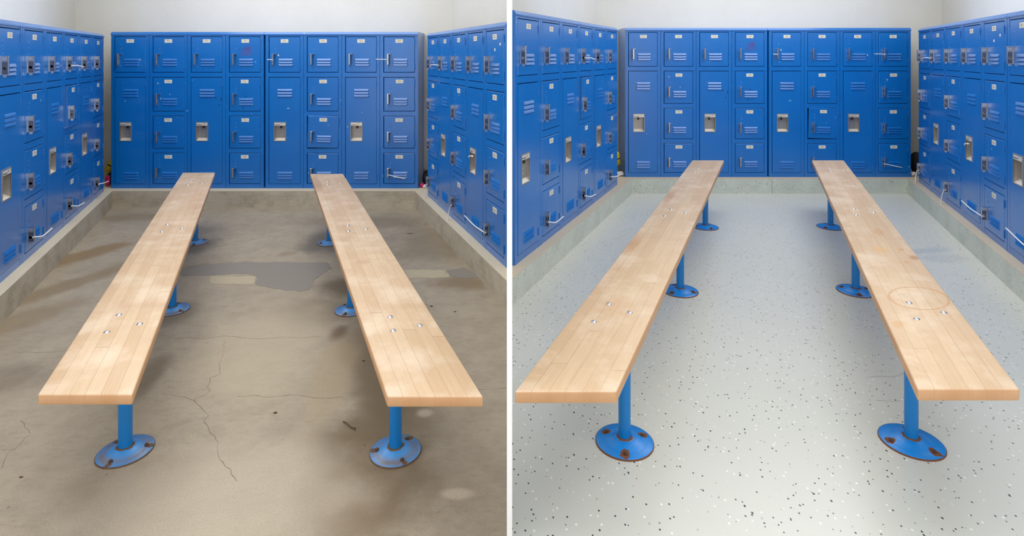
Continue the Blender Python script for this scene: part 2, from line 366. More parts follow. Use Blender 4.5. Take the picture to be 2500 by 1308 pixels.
# ------------------------------------------------------------------ plan of the two rooms
def lerp(a, b, t): return a + (b - a) * t
def isect(p, d, q, e):
    den = d.x * e.y - d.y * e.x; t = ((q.x - p.x) * e.y - (q.y - p.y) * e.x) / den
    return Vector((p.x + d.x * t, p.y + d.y * t))
KH = .134            # kerb height
LD = .335            # locker depth
PART_T = .0065       # half thickness of the dividing partition
PK = (1244 - CX) / F # the partition stands on the line x = PK * y
def part_x(y, side): return PK * y + side * PART_T
class Side:
    """one long side of a room: kerb front line, locker front line, wall line"""
    def __init__(s, far, near, sgn, led=.06):
        p, q = W(*far).to_2d(), W(*near).to_2d()
        s.p = p; s.d = (q - p).normalized()                       # far -> near
        n = Vector((-s.d.y, s.d.x)); s.n = n if n.x * sgn > 0 else -n   # away from the room
        s.lk = p + s.n * led; s.wl = p + s.n * (led + LD)
    def at_px(s, px, base=None):
        b = base or s.lk; m = (px - CX) / F
        t = (m * b.y - b.x) / (s.d.x - m * s.d.y); return b + s.d * t
    def at_y(s, y, base): return base + s.d * ((y - base.y) / s.d.y)
A = dict(L=Side((277, 503.6), (0, 795), -1), R=Side((1015.3, 510), (1237, 752), 1), kerb=4.807, bank=4.895)
B = dict(L=Side((1541, 475), (1251.6, 745.6), -1), R=Side((2216, 473), (2498.7, 736), 1), kerb=5.281, bank=5.356)
for R in (A, B): R['wall'] = R['bank'] + LD
X = Vector((1, 0))
CEIL = 2.65
def plane_pt(side, base, y): return side.at_y(y, base)

def strip(mb, pts, w, z, mi):
    """a thin ragged strip (a crack) lying in the floor's surface"""
    P = []
    for a, b in zip(pts[:-1], pts[1:]):
        n = max(2, int((b - a).length / .02))
        for i in range(n): P.append(lerp(a, b, i / n) + Vector((random.uniform(-1, 1), random.uniform(-1, 1), 0)) * .004)
    P.append(pts[-1])
    vs = []
    for i, p in enumerate(P):
        d = (P[min(i + 1, len(P) - 1)] - P[max(0, i - 1)]).normalized(); n = Vector((-d.y, d.x, 0)) * w * random.uniform(.25, 1)
        vs += [(p.x - n.x, p.y - n.y, z), (p.x + n.x, p.y + n.y, z)]
    mb.add(vs, [(2 * i, 2 * i + 1, 2 * i + 3, 2 * i + 2) for i in range(len(P) - 1)], mi)
def px_poly(pts, ox=0, oy=0, s=1.0, z=0.0): return [W(ox + x / s, oy + y / s, z) for x, y in pts]
def ragged(P, amp=.008, step=.03):
    out = []
    for a, b in zip(P, P[1:] + P[:1]):
        n = max(1, int((b - a).length / step))
        for i in range(n): out.append(lerp(a, b, i / n) + Vector((random.uniform(-amp, amp), random.uniform(-amp, amp), 0)))
    return out
def patch(mb, P, z, mi):
    mb.prism([(p.x, p.y) for p in P], -.002, z, mi)

def floors():
    NEAR = .55
    # bare concrete floor
    f = MB(); a0 = A['L'].at_y(NEAR, A['L'].p); a1 = isect(A['L'].p, A['L'].d, Vector((0, A['kerb'])), X); a2 = isect(A['R'].p, A['R'].d, Vector((0, A['kerb'])), X)
    # meet of the right kerb with the partition
    def meet(side, sg):
        p = side.p; # p.x + d.x t = PK (p.y + d.y t) + sg PART_T
        t = (PK * p.y + sg * PART_T - p.x) / (side.d.x - PK * side.d.y); return p + side.d * t
    a3 = meet(A['R'], -1); A['meet'] = a3
    f.prism([(a0.x, a0.y), (part_x(NEAR, -1), NEAR), (a3.x, a3.y), (a2.x, a2.y), (a1.x, a1.y)], -.05, 0, 0)
    patch(f, ragged(px_poly([(20, 640), (250, 600), (400, 575), (600, 560), (860, 540), (1100, 545), (1500, 545), (1960, 550), (2010, 620), (1880, 720), (1780, 770), (1740, 860), (1720, 915), (1600, 940), (1400, 920), (1200, 880), (1010, 850), (1005, 730), (880, 690), (640, 700), (400, 725), (20, 720)], 440, 540, 5.45)), .0012, 1)
    patch(f, ragged(px_poly([(345, 870), (470, 850), (590, 905), (610, 925), (480, 930), (400, 925), (365, 905)], 980, 380, 3.114), .006), .0012, 1)
    patch(f, ragged(px_poly([(390, 735), (1000, 735), (1005, 830), (780, 840), (380, 820)], 440, 540, 5.45), .008), .0008, 2)
    patch(f, ragged(px_poly([(30, 870), (330, 870), (370, 925), (60, 930)], 980, 380, 3.114), .01), .0008, 2)
    s = 2.726
    for c in ([(20, 180), (150, 178), (250, 180), (340, 163), (430, 168), (530, 182), (640, 180), (750, 172), (880, 175), (990, 165)],
              [(340, 195), (350, 240), (330, 320), (312, 370), (318, 410), (255, 445), (240, 500), (262, 525), (210, 565), (165, 570), (155, 600), (240, 690), (205, 735), (240, 770), (300, 850), (300, 890), (315, 960), (325, 1005), (385, 1050), (430, 1130)],
              [(0, 560), (80, 570), (150, 595)], [(430, 570), (560, 560), (650, 568), (790, 553), (900, 565), (1000, 580), (1150, 572)]):
        strip(f, px_poly(c, 420, 760, s), .0009, .0004, 3)
    for c in ([(60, 575), (200, 578), (310, 570)], [(100, 895), (110, 930), (140, 960), (90, 1015), (40, 1050), (10, 1120)], [(0, 1038), (75, 1030)]):
        strip(f, px_poly(c, 0, 560, 1.924), .0009, .0004, 3)
    for c in ([(1092, 946), (1160, 950), (1236, 947)], [(1035, 720), (1043, 745), (1052, 775), (1060, 800)]):
        strip(f, px_poly(c), .0008, .0004, 3)
    o = f.build('floor', [M['floor'], M['mortar'], M['mortar2'], M['crack']]); struct(o, 'bare stained concrete floor with grey mortar patches and cracks')
    # speckled epoxy floor
    g = MB(); b0 = B['R'].at_y(NEAR, B['R'].p); b1 = isect(B['R'].p, B['R'].d, Vector((0, B['kerb'])), X); b2 = isect(B['L'].p, B['L'].d, Vector((0, B['kerb'])), X); b3 = meet(B['L'], 1); B['meet'] = b3
    g.prism([(b0.x, b0.y), (b1.x, b1.y), (b2.x, b2.y), (b3.x, b3.y), (part_x(NEAR, 1), NEAR)], -.05, 0, 0)
    for c in ([(2112, 921), (2140, 918), (2175, 919), (2205, 912), (2235, 905)], [(2140, 978), (2170, 980), (2200, 978)]):
        strip(g, px_poly(c), .0008, .0004, 1)
    o = g.build('floor', [M['epoxy'], M['crackg']]); struct(o, 'freshly coated pale grey floor speckled with black and white flakes')
    A['c'] = (a1, a2); B['c'] = (b2, b1)

def kerbs_walls():
    for R, key, sfx in ((A, 'kerb', 'bare concrete'), (B, 'epoxykerb', 'speckled grey coated')):
        km = M[key]; cl, cr = R['c']; wy = R['wall']
        wl = isect(R['L'].wl, R['L'].d, Vector((0, wy)), X); wr = isect(R['R'].wl, R['R'].d, Vector((0, wy)), X)
        R['wl'], R['wr'] = wl, wr
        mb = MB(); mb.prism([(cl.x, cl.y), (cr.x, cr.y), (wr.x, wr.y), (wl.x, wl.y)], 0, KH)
        if R is B:
            pts = [((px - CX) / F * R['kerb'], EYE - (py - YH) / F * R['kerb']) for px, py in ((1882, 437), (1887, 444), (1883, 452), (1886, 460), (1885, 472))]
            for (xa, za), (xb, zb) in zip(pts[:-1], pts[1:]):
                mb.add([(xa - .0015, R['kerb'] - .0006, za), (xa + .0015, R['kerb'] - .0006, za), (xb + .0015, R['kerb'] - .0006, zb), (xb - .0015, R['kerb'] - .0006, zb)], [(0, 1, 2, 3)], 1)
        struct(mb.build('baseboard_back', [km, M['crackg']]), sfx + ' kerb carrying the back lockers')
        for nm, sd, c, w in (('baseboard_left', R['L'], cl, wl), ('baseboard_right', R['R'], cr, wr)):
            outer = (R is A and nm == 'baseboard_left') or (R is B and nm == 'baseboard_right')
            if outer:
                p, q = sd.at_y(1.2, sd.p), sd.at_y(1.2, sd.wl); poly = [c, w, q, p]
            else:
                sg = -1 if R is A else 1
                t = (PK * sd.wl.y + sg * PART_T - sd.wl.x) / (sd.d.x - PK * sd.d.y); e = sd.wl + sd.d * t
                R['wmeet'] = e; poly = [c, w, e, R['meet']]
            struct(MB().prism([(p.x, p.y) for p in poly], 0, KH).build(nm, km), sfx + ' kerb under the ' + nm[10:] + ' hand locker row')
        # walls
        T = .12
        struct(MB().prism([(wl.x - .3, wy), (wr.x + .3, wy), (wr.x + .3, wy + T), (wl.x - .3, wy + T)], -.05, CEIL).build('wall_back', M['wall']), 'white plastered wall behind the back lockers')
        for nm, sd, w in (('wall_left', R['L'], wl), ('wall_right', R['R'], wr)):
            outer = (R is A and nm == 'wall_left') or (R is B and nm == 'wall_right')
            e = sd.at_y(1.0, sd.wl) if outer else R['wmeet']
            n = sd.n * (T if outer else .03)
            e2 = e if not outer else e
            poly = [w, e, e2 + n, w + n] if outer else [w, e, e + sd.n * .0, w + n]
            if not outer: poly = [w, e, w + n]
            struct(MB().prism([(p.x, p.y) for p in poly], -.05, CEIL).build(nm, M['wall']), 'white plastered wall behind the ' + nm[5:] + ' hand locker row')
    y0, y1 = 1.45, max(A['wmeet'].y, B['wmeet'].y) + .02
    struct(MB().prism([(part_x(y0, -1), y0), (part_x(y0, 1), y0), (part_x(y1, 1), y1), (part_x(y1, -1), y1)], 0, CEIL).build('wall_partition', M['ceiling']), 'thin white partition between the two locker rooms')
    a, b = A['L'].at_y(.6, A['L'].wl), B['R'].at_y(.6, B['R'].wl)
    struct(MB().prism([(a.x - .1, .6), (b.x + .1, .6), (B['wr'].x + .3, B['wall'] + .12), (A['wl'].x - .3, B['wall'] + .12)], CEIL, CEIL + .08).build('ceiling', M['ceiling']))

# ------------------------------------------------------------------ lockers
def louvers(mb, x0, x1, zs, h, out=.0075, y=0.0):
    """pressed vent hoods: a rounded lip that swells outward from its top edge and is open below"""
    prof = ((0, 0), (.30, .22), (.62, .50), (.88, .78), (1, .93), (.9, 1.0), (0, 1.0))
    for z in zs:
        vs = []; n = len(prof)
        for xs in (0, 1):
            for o, d in prof:
                e = .007 * (1 - (1 - o) ** 2) * (1 if xs == 0 else -1)
                vs.append(((x1 if xs else x0) + e, y - out * o, z - h * d))
        mb.add(vs, [(i, i + 1, n + i + 1, n + i) for i in range(n - 1)], 0, False)
        mb.add(vs, [tuple(range(n)), tuple(range(2 * n - 1, n - 1, -1))], 0, False)
def rivet(mb, x, z, y, r=.0035, mi=0):
    mb.lathe([(r, y), (r * .8, y - .0016), (r * .3, y - .0026), (0, y - .0027)], 8, mi, (x, 0, z), 'y')

_dm = {}
def box_door_mesh(w, h):
    k = ('b', round(w, 4), round(h, 4))
    if k not in _dm:
        mb = MB(); mb.chbox(-w, 0, 0, .013, 0, h, .0028)
        X0 = lambda fx: -w + fx * w
        Z0 = lambda fz: h * (1 - fz)
        louvers(mb, X0(.295), X0(.78), [Z0(.615), Z0(.69), Z0(.762)], h * .056)
        for fx, fz, r in ((.20, .228, .004), (.213, .446, .004)): rivet(mb, X0(fx), Z0(fz), 0, r)
        mb.lathe([(.0085, -.0002), (.008, -.0009), (.0055, -.0009), (.0052, -.0004), (0, -.0004)], 12, 0, (X0(.207), 0, Z0(.335)), 'y')
        _dm[k] = mb.mesh('box_door', M['blue'])
    return _dm[k]
def tall_door_mesh(w, h):
    k = ('t', round(w, 4), round(h, 4))
    if k not in _dm:
        mb = MB(); x0, x1 = -w + .155 * w + .002, -w + .55 * w - .002; z1, z0 = h * (1 - .419) - .002, h * (1 - .6) + .002
        D = .013
        o = [(-w, 0, 0), (0, 0, 0), (0, 0, h), (-w, 0, h)]; i = [(x0, 0, z0), (x1, 0, z0), (x1, 0, z1), (x0, 0, z1)]
        b = lambda P: [(p[0], D, p[2]) for p in P]
        vs = o + i + b(o) + b(i); fs = []
        for a in range(4):
            c = (a + 1) % 4
            fs += [(a, c, 4 + c, 4 + a), (8 + a, 12 + a, 12 + c, 8 + c), (a, 8 + a, 8 + c, c), (4 + a, 4 + c, 12 + c, 12 + a)]
        mb.add(vs, fs)
        X0 = lambda fx: -w + fx * w
        Z0 = lambda fz: h * (1 - fz)
        louvers(mb, X0(.26), X0(.76), [Z0(.108), Z0(.136), Z0(.162)], .0165); louvers(mb, X0(.26), X0(.76), [Z0(.89), Z0(.914), Z0(.938)], .0165)
        _dm[k] = mb.mesh('tall_door', M['blue'])
    return _dm[k]
def handle_mesh(h):
    k = ('h', round(h, 3))
    if k not in _dm:
        mb = MB(); H = h * .32; D = -.027
        mb.box(.0004, .0026, D, 0, 0, H, 2)                            # web standing off the door
        mb.chbox(-.002, .012, D - .003, D, .004, H, .0015)             # front lip
        mb.box(-.0015, .026, D, -.001, H - .003, H); mb.box(-.0012, .004, D, 0, H * .70, H * .735); mb.box(-.0012, .004, -.003, 0, 0, H); mb.box(-.0012, .004, D, 0, 0, .0025)
        mb.box(-.0008, .0036, D + .003, -.004, H * .76, H * .95)       # raised pad above the eye
        for sx in (-.0006, .0036):
            mb.lathe([(.0075, sx - .0012), (.0075, sx + .0012), (.0045, sx + .0012), (.0045, sx - .0012), (.0075, sx - .0012)], 12, 0, (0, D * .5, H * .34), 'x')
        mb.lathe([(.0045, -.0004), (.0045, .0034)], 10, 1, (0, D * .5, H * .34), 'x')
        mb.box(0, .002, D * .8, D * .3, -.011, 0)
        _dm[k] = mb.mesh('handle', [M['chrome'], M['black'], M['chrome_dark']])
    return _dm[k]
def hinge_mesh():
    if 'hg' not in _dm:
        mb = MB(); L = .044
        mb.lathe([(.0034, 0), (.0034, L * .32)], 8); mb.lathe([(.0034, L * .34), (.0034, L * .66)], 8); mb.lathe([(.0034, L * .68), (.0034, L)], 8); mb.lathe([(.0028, 0), (.0028, L)], 8)
        _dm['hg'] = mb.mesh('hinge', M['blue'])
    return _dm['hg']
def plate_mesh(num):
    k = ('p', num)
    if k not in _dm:
        mb = MB(); w, h = .031, .0145
        mb.chbox(-w, w, -.0016, 0, -h, h, .0006)
        letter(mb, 'Master', 0, h * .42, .0125, -.0018, 1, False, 1.1); letter(mb, num, 0, -h * .3, .0135, -.0018, 1, False, 1.15)
        for s in (-1, 1): mb.lathe([(.0022, -.0016), (.0018, -.0024), (0, -.0026)], 8, 2, (s * w * .78, 0, -h * .25), 'y')
        _dm[k] = mb.mesh('number_plate', [M['plate'], M['ink'], M['rust']])
    return _dm[k]
def pan_mesh(w, h, depth, num):
    k = ('pan', round(w, 4), round(h, 4), depth, num)
    if k not in _dm:
        mb = MB(); x0, x1 = -w + .155 * w, -w + .55 * w; z1, z0 = h * (1 - .419), h * (1 - .6)
        r = .0055; zt = z1 - (z1 - z0) * .19; zb = z0 + (z1 - z0) * .15
        mb.box(x0, x0 + r, -.003, .001, z0, z1); mb.box(x1 - r, x1, -.003, .001, z0, z1); mb.box(x0 + r, x1 - r, -.003, .001, z0, z0 + r); mb.box(x0 + r, x1 - r, -.003, .001, z1 - r, z1)
        a, b = x0 + r, x1 - r; d = depth
        # sloped cap plate, dish back, sides and sloping sill
        mb.add([(a, -.002, z1 - r), (b, -.002, z1 - r), (b, -.004, zt), (a, -.004, zt), (a, d, zt + .004), (b, d, zt + .004), (b, d, zb), (a, d, zb), (a, -.001, z0 + r), (b, -.001, z0 + r)],
               [(3, 2, 5, 4), (4, 5, 6, 7), (3, 4, 7, 8), (2, 9, 6, 5)], 0)
        mb.add([(a, -.002, z1 - r), (b, -.002, z1 - r), (b, -.004, zt), (a, -.004, zt), (a, d, zb), (b, d, zb), (b, -.001, z0 + r), (a, -.001, z0 + r)], [(0, 1, 2, 3), (4, 5, 6, 7)], 2)
        cx = (a + b) / 2
        mb.chbox(cx - .007, cx + .007, d - .012, d, zt - .024, zt + .003, .003, 1)
        for z in (zt - .055, zt - .082): rivet(mb, cx - .002, z, d, .005, 0)
        zc = (z1 - r + zt) / 2
        letter(mb, num, cx + .017, zc + .002, .013, -.0037, 1, False, .95); mb.box(a + .003, cx, -.0045, -.002, zc - .006, zc - .0025, 1)
        _dm[k] = mb.mesh('recessed_handle', [M['steel'], M['ink'], M['steel_light']])
    return _dm[k]
ROWS = [(.029, .260), (.289, .508), (.537, .745), (.773, .971)]
def make_bank(label, group, loc, rotz, cols, pitch, H, nums, depths=None, ajar=(), end_seam=True, trim_over=(0, 0)):
    """a run of locker columns: 'B' = four boxes, 'T' = box above one tall door. x along the front, y into the depth."""
    t = thing('locker_bank', label, 'lockers', loc, rotz, group)
    n = len(cols); fr = MB(); up = pitch * .088; wd = pitch - 2 * up
    zf = lambda f: H * (1 - f)
    depths = depths or [LD - .005] * n
    made = {}
    for c, kind in enumerate(cols):
        x0 = c * pitch; D = depths[c]; fd = min(.02, D)
        fr.box(x0 + .0012, x0 + up, 0, fd, 0, H - .026); fr.box(x0 + pitch - up, x0 + pitch - .0012, 0, fd, 0, H - .026)
        for a, b in [(1.0, .971)] + [(ROWS[k + 1][0], ROWS[k][1]) for k in range(3)] + [(ROWS[0][0], .02)]:
            if kind == 'T' and a in (ROWS[2][0], ROWS[3][0]): continue
            fr.box(x0 + up, x0 + pitch - up, .0006, fd, zf(a), zf(b))
        for a, b in ((ROWS[1][0] - .002, ROWS[0][1] + .002),):      # cross tie over the uprights
            fr.box(x0 + .002, x0 + pitch - .002, -.0011, .0006, zf(a), zf(b))
        fr.box(x0 + pitch - up * .82, x0 + pitch - .002, -.0012, .0006, zf(.06), zf(.02)); fr.box(x0 + .002, x0 + up * .82, -.0012, .0006, zf(.06), zf(.02))
        ys = min(.036, D - .003)
        if D > .03:
            fr.box(x0 + .0015, x0 + .02, fd, D, 0, H - .026); fr.box(x0 + pitch - .02, x0 + pitch - .0015, fd, D, 0, H - .026)
            fr.box(x0 + .02, x0 + pitch - .02, ys, D, .003, H - .026, 1)
        else:
            fr.box(x0 + up, x0 + pitch - up, D - .003, D, .003, H - .026, 1)
    fr.build('frame', [M['blue'], M['dark']], t)
    tr = MB(); z = H - .026; xa, xb = -trim_over[0], n * pitch + trim_over[1]; dd = max(.02, min(depths))
    tr.add([(xa, -.006, z), (xb, -.006, z), (xb, -.006, z + .008), (xa, -.006, z + .008), (xa, .006, H), (xb, .006, H), (xb, dd, H), (xa, dd, H), (xa, dd, z), (xb, dd, z)],
           [(0, 1, 2, 3), (3, 2, 5, 4), (4, 5, 6, 7), (7, 6, 9, 8), (8, 9, 1, 0), (0, 3, 4, 7, 8), (1, 9, 6, 5, 2)])
    for i in range(0, n, 2): rivet(tr, i * pitch + .03, z + .004, -.006, .003)
    tr.build('top_trim', M['blue'], t)
    ni = iter(nums); w = wd - .007
    for c, kind in enumerate(cols):
        xr = c * pitch + pitch - up - .002
        cells = [(0, ROWS[0][0], ROWS[0][1], 'B')] + ([(1, ROWS[1][0], .971, 'T')] if kind == 'T' else [(k, ROWS[k][0], ROWS[k][1], 'B') for k in (1, 2, 3)])
        for r, a, b, dk in cells:
            h = zf(a) - zf(b) - .007; z0 = zf(b) + .003
            yo = -.001
            d = obj('door', box_door_mesh(w, h) if dk == 'B' else tall_door_mesh(w, h), t, (xr, yo, z0))
            for aj in ajar:
                if aj[0] == c and aj[1] == r: d.rotation_euler = (0, math.radians(aj[3]), math.radians(aj[2])); d.location.y -= .004
            num = next(ni)
            if dk == 'B':
                obj('handle', handle_mesh(h), d, (-w + .128 * w, 0, h * (1 - .80)))
                obj('number_plate', plate_mesh(num), d, (-w + .503 * w + random.uniform(-.003, .003), 0, h * (1 - .116)))
            else:
                obj('recessed_handle', pan_mesh(w, h, min(.028, depths[c] - .008), num), d)
            hz = ((.70, .05)) if False else None
            L = .044
            zz = [h * (1 - .08) - L, h * (1 - .913)] if dk == 'B' else [h * .97 - L, h * .03]
            for q in zz: obj('hinge', hinge_mesh(), d, (.0015, -.0015, q))
            made[(c, r)] = (d, w, h)
    t['_'] = 0; del t['_']
    return t, made

def seq(start, n): return [str(start + i) for i in range(n)]
ties = []
def cable_tie(label, base, pts, group):
    """white nylon tie: a loop round the handle, the square head and the loose tail"""
    t = thing('cable_tie', label, 'cable tie', base, 0, group)
    b = Vector(base); P = [Vector(p) - b for p in pts]
    # smooth the tail a little
    Q = []
    for i in range(len(P) - 1):
        for k in range(6): Q.append(lerp(P[i], P[i + 1], k / 6))
    Q.append(P[-1])
    for _ in range(3): Q = [Q[0]] + [(Q[i - 1] + Q[i] * 2 + Q[i + 1]) / 4 for i in range(1, len(Q) - 1)] + [Q[-1]]
    MB().tube(Q, .0034, 6).build('strap', M['white_plastic'], t)
    h = MB(); h.box(-.006, .006, -.006, .006, -.005, .005); h.build('head', M['white_plastic'], t)
    return t
def handle_world(bank, made, c, r, rel=.34, side=0.0):
    d, w, h = made[(c, r)]
    m = Matrix.Translation(bank.location) @ Matrix.Rotation(bank.rotation_euler.z, 4, 'Z')
    p = m @ (Vector(d.location) + Vector((-w + .128 * w + .004 + side, -.024, h * .2 + h * .32 * rel)))
    q = m.to_3x3(); return p, q @ Vector((1, 0, 0)), q @ Vector((0, -1, 0))

def side_depths(R, sd, start, pitch, n, sg):
    """lockers close to the partition are shallower, so they stay on their own side of it"""
    out = []
    for i in range(n):
        e = min((start + sd.d * (pitch * k)) for k in (i, i + 1)) if False else start + sd.d * (pitch * (i + 1))
        gap = (part_x(e.y, sg) - e.x) / sd.n.x if sd.n.x else 9
        # the back corner moves along n; keep it clear of the partition line
        nn = sd.n.x - PK * sd.n.y; g = (PK * e.y + sg * PART_T - e.x) / nn
        out.append(max(.012, min(LD - .005, g - .003)))
    return out

def lockers():
    res = {}
    for R, nm, l, r, zt, rowz, pL, pR, nL, eL, eR in ((A, 'bare', 271, 1021, 1.4228, 1.40, .362, .356, 8, 253, 1044), (B, 'coated', 1526, 2224, 1.4786, 1.462, .385, .40, 6, 1507, 2243)):
        rm = 'brown concrete floor room' if R is A else 'speckled floor room'
        y = R['bank']; xl, xr = (l - CX) / F * y, (r - CX) / F * y; p = (xr - xl - .012) / 8; H = zt - KH
        b1 = make_bank('left half of the blue back lockers, left of black gap, ' + rm, None, (xl, y, KH), 0, 'TBTB', p, H, seq(111, 12))
        b2 = make_bank('right half of the blue back lockers, right of black gap, ' + rm, None, (xl + 4 * p + .012, y, KH), 0, 'TBTB', p, H, seq(410, 12), ajar=((1, 2, 1.0, 1.4),), trim_over=(.010, 0))
        res[nm + 'back'] = (b1, b2)
        # left row
        sd = R['L']; f = sd.at_px(eL); Hr = rowz - KH; n = nL
        if R is B: pL = (sd.at_px(1258) - f).length / n
        near = f + sd.d * (pL * n); th = math.atan2(-sd.d.y, -sd.d.x)
        kinds = ['B' if j % 2 == 0 else 'T' for j in range(n)][::-1]
        dep = None if R is A else side_depths(R, sd, f, pL, n, 1)[::-1]
        ns = n - 3
        a1 = make_bank('far three columns of the blue lockers on the left side, ' + rm, None, (f + sd.d * (pL * 3)).to_3d() + Vector((0, 0, KH)), th, kinds[ns:], pL, Hr, seq(120, 14), dep and dep[ns:], ajar=((0, 1, 1.6, 0),))
        near = near + sd.d * .003
        a2 = make_bank('near columns of the blue lockers on the left side, ' + rm, None, near.to_3d() + Vector((0, 0, KH)), th, kinds[:ns], pL, Hr, seq(140, 24), dep and dep[:ns])
        res[nm + 'left'] = (a1, a2)
        sd = R['R']; f = sd.at_px(eR); th = math.atan2(sd.d.y, sd.d.x)
        if R is A:
            pR = (sd.at_px(1236) - f).length / 5; dep = side_depths(R, sd, f, pR, 5, -1)
            c1 = make_bank('row of blue lockers with chrome handles on the right side, ' + rm, None, f.to_3d() + Vector((0, 0, KH)), th, 'BTBTB', pR, Hr, seq(430, 20), dep)
            res[nm + 'right'] = (c1,)
        else:
            c1 = make_bank('far five columns of the blue lockers on the right side, ' + rm, None, f.to_3d() + Vector((0, 0, KH)), th, 'BTBTB', pR, Hr, seq(430, 20))
            c2 = make_bank('nearest blue lockers on the right side, cut by the picture edge, ' + rm, None, (f + sd.d * (pR * 5 + .004)).to_3d() + Vector((0, 0, KH)), th, 'TBTB', pR, Hr, seq(450, 14))
            res[nm + 'right'] = (c1, c2)
    return res

def scuff(made, c, r_, fx, fz, rx, rz, mat, seed, label):
    """a scraped or smudged mark on a door: a thin ragged film of paint or rubber"""
    d, w, h = made[(c, r_)]; rnd = random.Random(seed); mb = MB(); n = 18; P = []
    for i in range(n):
        a = 2 * math.pi * i / n; k = rnd.uniform(.6, 1.1); P.append((rx * k * math.cos(a), rz * k * math.sin(a)))
    mb.add([(x, -.0005, z) for x, z in P] + [(0, -.0006, 0)], [(i, (i + 1) % n, n) for i in range(n)])
    o = mb.build('scuff', mat, d, (-w + fx * w, 0, h * (1 - fz))); o['label'] = label
def scuffs(res):
    for nm in ('bare', 'coated'):
        b1, b2 = res[nm + 'back']
        scuff(b1[1], 3, 0, .55, .42, .055, .045, M['smudge'], 3, 'faint purple red smudge'); scuff(b1[1], 3, 0, .58, .34, .035, .028, M['smudge'], 5, 'faint purple red smudge')
        for fx, fz, rx, rz in ((.80, .19, .010, .005), (.97, .205, .004, .020), (.92, .26, .004, .009)): scuff(b1[1], 2, 1, fx, fz, rx, rz, M['rubber'], int(fx * 100), 'dark rubber scuff')
        scuff(b1[1], 3, 1, .52, .56, .007, .007, M['rubber'], 9, 'dark rubber scuff'); scuff(b1[1], 3, 1, .45, .90, .005, .007, M['rubber'], 10, 'dark rubber scuff')
        scuff(b2[1], 0, 1, .62, .29, .012, .003, M['paper'], 12, 'pale scrape'); scuff(b2[1], 0, 0, .30, .52, .006, .009, M['paper'], 14, 'pale chip'); scuff(b1[1], 1, 1, .16, .17, .004, .008, M['paper'], 15, 'pale chip'); scuff(b1[1], 1, 1, .55, .50, .002, .008, M['paper'], 16, 'pale chip')
def cable_ties(res):
    for R, nm in ((A, 'bare'), (B, 'coated')):
        rm = 'concrete room' if R is A else 'speckled room'
        grp = 'white cable ties on the locker handles ' + rm
        def tie(bank, c, r, tail, label, rel=.34):
            p, ex, en = handle_world(bank[0], bank[1], c, r, rel)
            pts = [p - en * -.002]
            cur = p
            for (a, b, z) in tail:
                cur = cur + ex * a + en * b + Vector((0, 0, z)); pts.append(cur)
            cable_tie(label + ', ' + rm, p, pts, grp)
        b1, b2 = res[nm + 'back']
        tie(b2, 0, 0, [(-.042, .004, 0)], 'short white cable tie on the top handle right of the black gap', .5)
        tie(b2, 3, 0, [(-.05, .004, .002), (-.045, 0, 0)], 'long white cable tie reaching left from the back top right door', .5)
        tie(b2, 3, 3, [(.06, .012, -.012), (.085, .004, -.018)], 'white cable tie slanting across the back bottom right door', .35)
        l1, l2 = res[nm + 'left']
        tie(l1, 0, 0, [(.012, .03, .0), (.06, .02, -.012)], 'white cable tie on a top row handle of the left lockers')
        tie(l1, 2, 3, [(.02, .03, .0), (.05, .02, .004)], 'short white cable tie on the farthest bottom handle, left lockers')
        tie(l1, 0, 3, [(.02, .03, -.01), (.07, .02, .006)], 'white cable tie on the second farthest bottom handle, left lockers')
        n2 = 3 if R is A else 1
        tie(l2, n2, 3, [(.02, .035, -.008), (.05, .03, .03)], 'white cable tie bent upward on the third bottom handle, left lockers')
        r1 = res[nm + 'right'][0]
        tie(r1, 1, 0, [(-.03, .02, .004), (-.055, .01, -.002), (-.02, 0, -.014)], 'white cable tie hooked on a top row handle of the right lockers', .3)
        tie(r1, 0, 3, [(-.015, .012, -.06), (.0, .004, -.05), (.02, .0, -.10)], 'white cable tie hanging from the farthest bottom handle, right lockers', .2)
        tie(r1, 2, 3, [(-.02, .012, -.05), (-.01, .006, -.12), (0, 0, -.10)], 'white cable tie hanging straight down, second bottom handle, right lockers', .2)
        tie(r1, 4, 3, [(-.09, .03, .015), (-.16, .01, .02)], 'long white cable tie reaching left, third bottom handle, right lockers', .3)
        # tie through a recessed handle of the right row
        d, w, h = r1[1][(3, 1)]; m = Matrix.Translation(r1[0].location) @ Matrix.Rotation(r1[0].rotation_euler.z, 4, 'Z')
        p = m @ (Vector(d.location) + Vector((-w + .35 * w, -.004, h * .525))); q = m.to_3x3()
        cable_tie('white cable tie caught in a recessed handle, right lockers, ' + rm, p, [p, p + q @ Vector((-.03, -.012, -.004)), p + q @ Vector((-.05, -.008, -.016))], grp)
        if R is B:
            c2 = res['codeded'] if 'codeded' in res else res['coatedright'][1]
            tie(c2, 1, 3, [(-.12, .03, .03), (-.17, .012, .03)], 'long white cable tie reaching left at the lower right picture edge', .3)
        # two round white stickers on the fifth top door of the right row
        d, w, h = r1[1][(4, 0)]
        for fx, fz in ((.50, .36), (.80, .26)):
            s = MB(); s.lathe([(.009, 0), (.0085, -.0008), (.0035, -.0008), (.003, -.0003)], 14, 0, (0, 0, 0), 'y')
            o = s.build('sticker', M['paper'], d, (-w + fx * w, 0, h * (1 - fz))); o['label'] = 'round white sticker'

